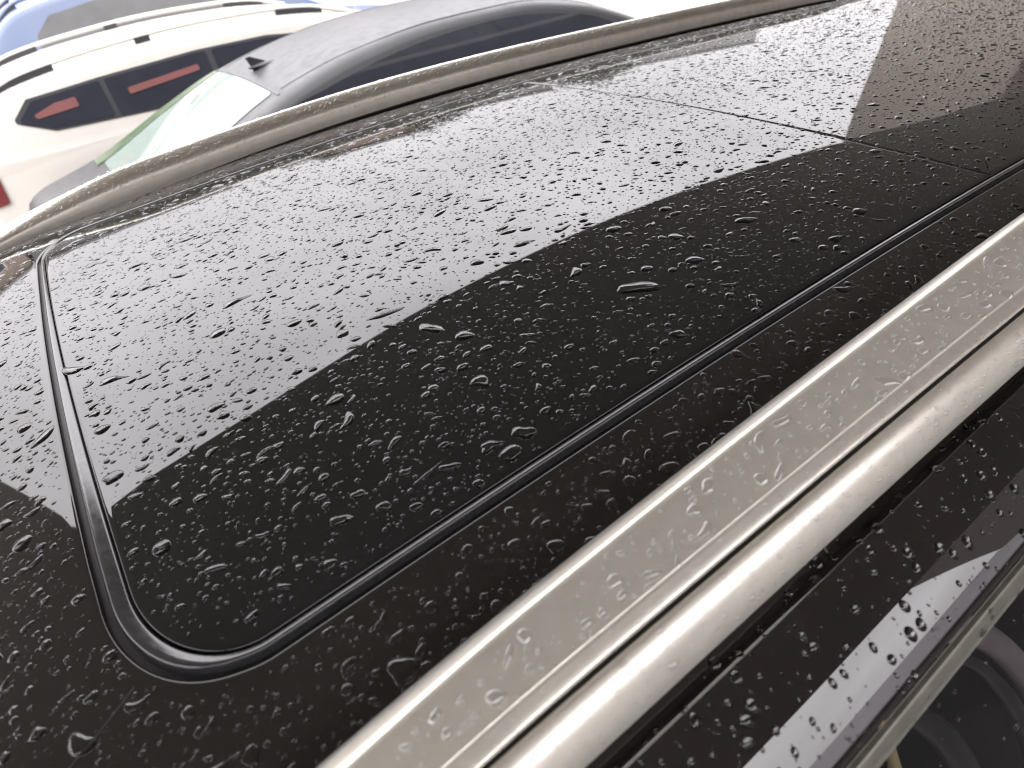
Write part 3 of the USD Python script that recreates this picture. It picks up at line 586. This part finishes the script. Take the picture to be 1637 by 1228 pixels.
class Scatter:
    def __init__(s): s.items = []
    def add(s, pts, nrm, radii, ang=None, flat=1.0):
        for i in range(len(pts)): s.items.append((pts[i], nrm[i], radii[i], rng.uniform(-.9, .9) if ang is None else ang[i], flat))
    def cull(s):
        """Keep drops apart: larger ones first."""
        if not s.items: return
        s.items.sort(key=lambda t_: -t_[2]); cell = {}; kept = []
        for it in s.items:
            p, r = it[0], it[2]; c0 = tuple(np.floor(p / .02).astype(int)); ok = True
            for dx in (-1, 0, 1):
                for dy in (-1, 0, 1):
                    for dz in (-1, 0, 1):
                        for q, rq in cell.get((c0[0] + dx, c0[1] + dy, c0[2] + dz), ()):
                            if np.sum((p - q) ** 2) < (1.02 * (r + rq)) ** 2 and rng.random() > .04: ok = False; break
                        if not ok: break
                    if not ok: break
                if not ok: break
            if ok: cell.setdefault(c0, []).append((p, r)); kept.append(it)
        s.items = kept
    def meshes(s):
        out = []
        for p, n, r, a, flat in s.items:
            lod = BIG if r > .0030 else MID if r > .0017 else (9, (.5, 1.0)) if r > .001 else TINY
            V, F = drop_shape(r, rng, lod[0], lod[1], r > .0030 and not getattr(s, 'round', False)); V[:, 2] *= np.where(V[:, 2] > 0, flat, 1)
            out.append((place(V, p, n, a), F, r, p))
        return out
def roof_normal(x, y):
    e = 1e-4; return np.column_stack([-(zr(x + e, y) - zr(x - e, y)) / (2 * e), -(zr(x, y + e) - zr(x, y - e)) / (2 * e), np.ones(len(x))])
def sizes(n, lo, hi, rng, k_=2.0):
    u = rng.random(n); return lo * (hi / lo) ** (u ** k_)
def roof_scatter(region, counts, lift):
    S = Scatter()
    for n, lo, hi, k_ in counts:
        x = rng.uniform(-.32, 2.35, n); y = rng.uniform(.18, 1.36, n)
        ok = region(x, y); x, y = x[ok], y[ok]
        P = np.column_stack([x, y, zr(x, y) + lift]); v = in_view(P); x, y, P = x[v], y[v], P[v]
        S.add(P, roof_normal(x, y), sizes(len(x), lo, hi, rng, k_))
    S.cull(); return S
gpoly = Polygon(G)
from shapely import contains_xy
g_in = Polygon(G - GN * .006)
g_out = Polygon(G + GN * (W + .013)[:, None])
DENS = [(800, .0048, .0090, 1.7), (6500, .0025, .0050, 1.2), (21000, .0012, .0024, 1.1), (46000, .0005, .0012, .9)]
def accept(x, y): return rng.random(len(x)) < .45 + 1.1 * meshkit.fbm(np.column_stack([x * 9, y * 9, 0 * x]), 3, 5)
HERO = [(.385, .4221, .4268, .3908, .0100, 'largest rain drop, long with a thin tail, right of the glass centre'),
        (.1733, .5685, .2134, .5587, .0045, 'thin wavy rain drop lying across the edge of the bright reflection'),
        (.0618, .7303, .0953, .7289, .0062, 'long dark rain drop standing alone in the left of the bright reflection'),
        (.186, .331, .2018, .3184, .0078, 'big rounded rain drop near the black trim, right one of a pair'),
        (.1563, .3345, .1744, .3288, .0062, 'big rain drop near the black trim, left one of a pair'),
        (.0992, .3388, .1275, .345, .0022, 'thin slanting streak of water near the black trim'),
        (.5798, .4293, .6029, .4181, .0080, 'bright hooked rain drop on the dark glass toward the panel joint'),
        (.6101, .3337, .6328, .3265, .0060, 'bright rain drop on the dark glass close to the trim on the right'),
        (.0329, .352, .0487, .3439, .0050, 'large oval rain drop low on the glass above the curved trim'),
        (.3698, .5778, .393, .5694, .0066, 'dark oval rain drop just inside the bright reflection near the middle'),
        (.2054, .5152, .2202, .4906, .0075, 'pointed rain drop beside a dark smudge at the reflection edge'),
        (-.0791, .6883, -.0532, .6748, .0060, 'dark hooked rain drop in the bright reflection beside the left trim'),
        (.024, .3917, .0374, .3984, .0024, 'short thin streak of water low on the glass')]
HERO[10] = (*HERO[10][:5], 'pointed rain drop on the dark glass just below the reflection edge')
def hero(x0, y0, x1, y1, w):
    th = np.linspace(0, 2 * np.pi, 40, endpoint=False); L = math.hypot(x1 - x0, y1 - y0) / 2; V = []
    lobe = 1 + .08 * np.cos(2 * th + w * 900) + .13 * np.cos(3 * th + w * 2100) + .07 * np.cos(5 * th + w * 5000)
    taper = np.where(L > 1.6 * w, 1.25 * ((1 - np.cos(th)) / 2) ** .55 + .12, 1 - .3 * np.cos(th)); bend = (.10 if L > 1.5 * w else .0) / L * math.sin(w * 7000)
    hgt = min(.0021, .30 * w)
    for q in (.15, .3, .45, .6, .73, .84, .93, 1.0, 1.02):
        x = L * q * np.cos(th) * lobe; y = w * q * np.sin(th) * taper * lobe; V.append(np.stack([x, y + bend * x * x, np.full(40, hgt * (1 - q ** 2.3) if q <= 1 else -.0009)], 1))
    V = np.concatenate([[[0, 0, hgt]], *V]); i = np.arange(40); j = (i + 1) % 40; F = [np.stack([0 * i, 1 + i, 1 + j], 1)]
    for k_ in range(8):
        a, b = 1 + k_ * 40, 41 + k_ * 40; F += [np.stack([a + i, b + i, b + j], 1), np.stack([a + i, b + j, a + j], 1)]
    mx, my = (x0 + x1) / 2, (y0 + y1) / 2; ang = math.atan2(y1 - y0, x1 - x0); ca, sa = math.cos(ang), math.sin(ang)
    X = mx + V[:, 0] * ca - V[:, 1] * sa; Y = my + V[:, 0] * sa + V[:, 1] * ca
    return np.column_stack([X, Y, zr(X, Y) + .0008 + V[:, 2]]), np.vstack(F)
for x0, y0, x1, y1, w, lab in HERO:
    V, F = hero(x0, y0, x1, y1, w)
    say(usdkit.mesh(stage, numbered('/World', 'water_drop'), trimesh.Trimesh(V, F, process=False), M['water'], smooth=True).GetPrim(), lab, 'water drop', 'rain drops on the glass roof')
def clear_of_heroes(x, y):
    ok = np.ones(len(x), bool)
    for x0, y0, x1, y1, w, _ in HERO:
        t_ = np.clip(((x - x0) * (x1 - x0) + (y - y0) * (y1 - y0)) / ((x1 - x0) ** 2 + (y1 - y0) ** 2), 0, 1)
        ok &= np.hypot(x - x0 - t_ * (x1 - x0), y - y0 - t_ * (y1 - y0)) > w + .004
    return ok
glass_drops = roof_scatter(lambda x, y: contains_xy(g_in, x, y) & clear_of_heroes(x, y) & accept(x, y), DENS, .0008)
paint_drops = roof_scatter(lambda x, y: ~contains_xy(g_out, x, y) & (y > rail_y(x, False) + .036) & (y < rail_y(x, True) - .034), DENS, .0)
# on the rail: along the section
def along(prof, far, segs, n, lo, hi, k_, S, flat=1.0, xr=(-.25, 1.5)):
    prof = np.array(prof); a = prof[segs[0]:segs[1] + 1]; d = np.linalg.norm(np.diff(a, axis=0), axis=1); cum = np.concatenate([[0], np.cumsum(d)])
    x = rng.uniform(*xr, n); s_ = rng.uniform(0, cum[-1], n)
    def at(x, s_):
        u = np.interp(s_, cum, a[:, 0]); v = np.interp(s_, cum, a[:, 1]); sg = -1 if far else 1
        yn = np.interp(x, RX, smooth_x(rail_y(RX, far))); L = rail_lift(x)
        return np.column_stack([x, yn + sg * wide(x, u), zr(x, np.full_like(x, YC + sg * (.175 - YC))) + np.where(v > .012, .012 + (v - .012) * (.12 + .88 * L), v)])
    e = 4e-4; P = at(x, s_); T1 = at(x + e, s_) - at(x - e, s_); T2 = at(x, np.minimum(s_ + e, cum[-1])) - at(x, np.maximum(s_ - e, 0)); N = np.cross(T1, T2)
    N *= np.where(N[:, 2] < 0, -1, 1)[:, None]
    v = in_view(P); S.add(P[v], N[v], sizes(v.sum(), lo, hi, rng, k_), flat=flat)
rail_drops = Scatter()
along(RAIL, False, (9, 12), 150, .0030, .0062, 2.0, rail_drops, 2.5)
along(RAIL, False, (9, 12), 1500, .0007, .0030, 1.8, rail_drops, 2.6)
along(RAIL, False, (16, 19), 420, .0008, .0024, 1.6, rail_drops, 2.0)
along(BAR, False, (4, 20), 1500, .0007, .0022, 1.5, rail_drops, 2.6)
along(BAR, False, (4, 18), 60, .0022, .0036, 1.5, rail_drops, 2.4)
along(RAIL, True, (2, 8), 2600, .0014, .0042, 1.5, rail_drops, 2.4)
rail_drops.cull()
side_drops = Scatter()
def on_skin(prof, n, lo, hi, k_, S, x0=-.1, x1=1.2, flat=1.0):
    prof = np.array(prof); d = np.linalg.norm(np.diff(prof, axis=0), axis=1); cum = np.concatenate([[0], np.cumsum(d)])
    x = rng.uniform(x0, x1, n); s_ = rng.uniform(.002, cum[-1] - .001, n)
    def at(x, s_):
        y = np.interp(s_, cum, prof[:, 0]); z = np.interp(s_, cum, prof[:, 1])
        return np.column_stack([x, y - np.interp(x, [-.5, .2, 1.8], [0, 0, -.02]), zr(x, np.full_like(x, .175)) + z])
    e = 5e-4; P = at(x, s_); N = np.cross(at(x + e, s_) - at(x - e, s_), at(x, np.minimum(s_ + e, cum[-1])) - at(x, np.maximum(s_ - e, 0)))
    N *= np.where(N[:, 2] < 0, -1, 1)[:, None]
    v = in_view(P); S.add(P[v], N[v], sizes(v.sum(), lo, hi, rng, k_), ang=np.full(v.sum(), math.pi / 2) + rng.normal(0, .3, v.sum()), flat=flat)
side_drops.round = True
on_skin(SIDE, 420, .0017, .0043, 1.0, side_drops, flat=1.7)
on_skin(SIDE, 1300, .0005, .0016, 1.3, side_drops, flat=1.7)
on_skin(CHAN[3:7], 60, .0012, .0030, 1.5, side_drops)
on_skin(WIN[:5], 120, .0010, .0030, 1.6, side_drops, x1=.74)
side_drops.cull()

def write_drops(S, quota, label, group, rest_label, name='water_drop', mat='water'):
    ms = S.meshes()
    def shown(t_):
        return t_[2] / np.linalg.norm(t_[3] - EYE)
    ms.sort(key=lambda t_: -shown(t_))
    for V, F, r, p in ms[:quota]:
        m = trimesh.Trimesh(V, F, process=False)
        say(usdkit.mesh(stage, numbered('/World', name), m, M[mat], smooth=True).GetPrim(), label, 'water drop', group)
    rest = ms[quota:]
    if rest:
        off = np.cumsum([0] + [len(t_[0]) for t_ in rest])
        m = trimesh.Trimesh(np.vstack([t_[0] for t_ in rest]), np.vstack([t_[1] + o for t_, o in zip(rest, off)]), process=False)
        say(usdkit.mesh(stage, numbered('/World', 'fine_rain_drops'), m, M[mat], smooth=True).GetPrim(), rest_label, 'water drops', kind='stuff')
    print(group, len(ms), sum(len(t_[1]) for t_ in ms))
write_drops(glass_drops, 140, 'rain drop beaded on the black glass roof of the wet black car', 'rain drops on the glass roof', 'countless small rain drops between the larger ones on the glass roof')
write_drops(paint_drops, 70, 'rain drop beaded on the black painted roof around the glass panel', 'rain drops on the painted roof', 'countless small rain drops on the black painted roof edge')
write_drops(rail_drops, 45, 'clear rain drop lying on a silver roof rail of the black car', 'rain drops on the roof rails', 'countless small rain drops on the silver roof rails', mat='rail_water')
write_drops(side_drops, 35, 'rain drop clinging to the gloss black door frame below the silver rail', 'rain drops on the door frame', 'countless small rain drops on the black door frame and window')
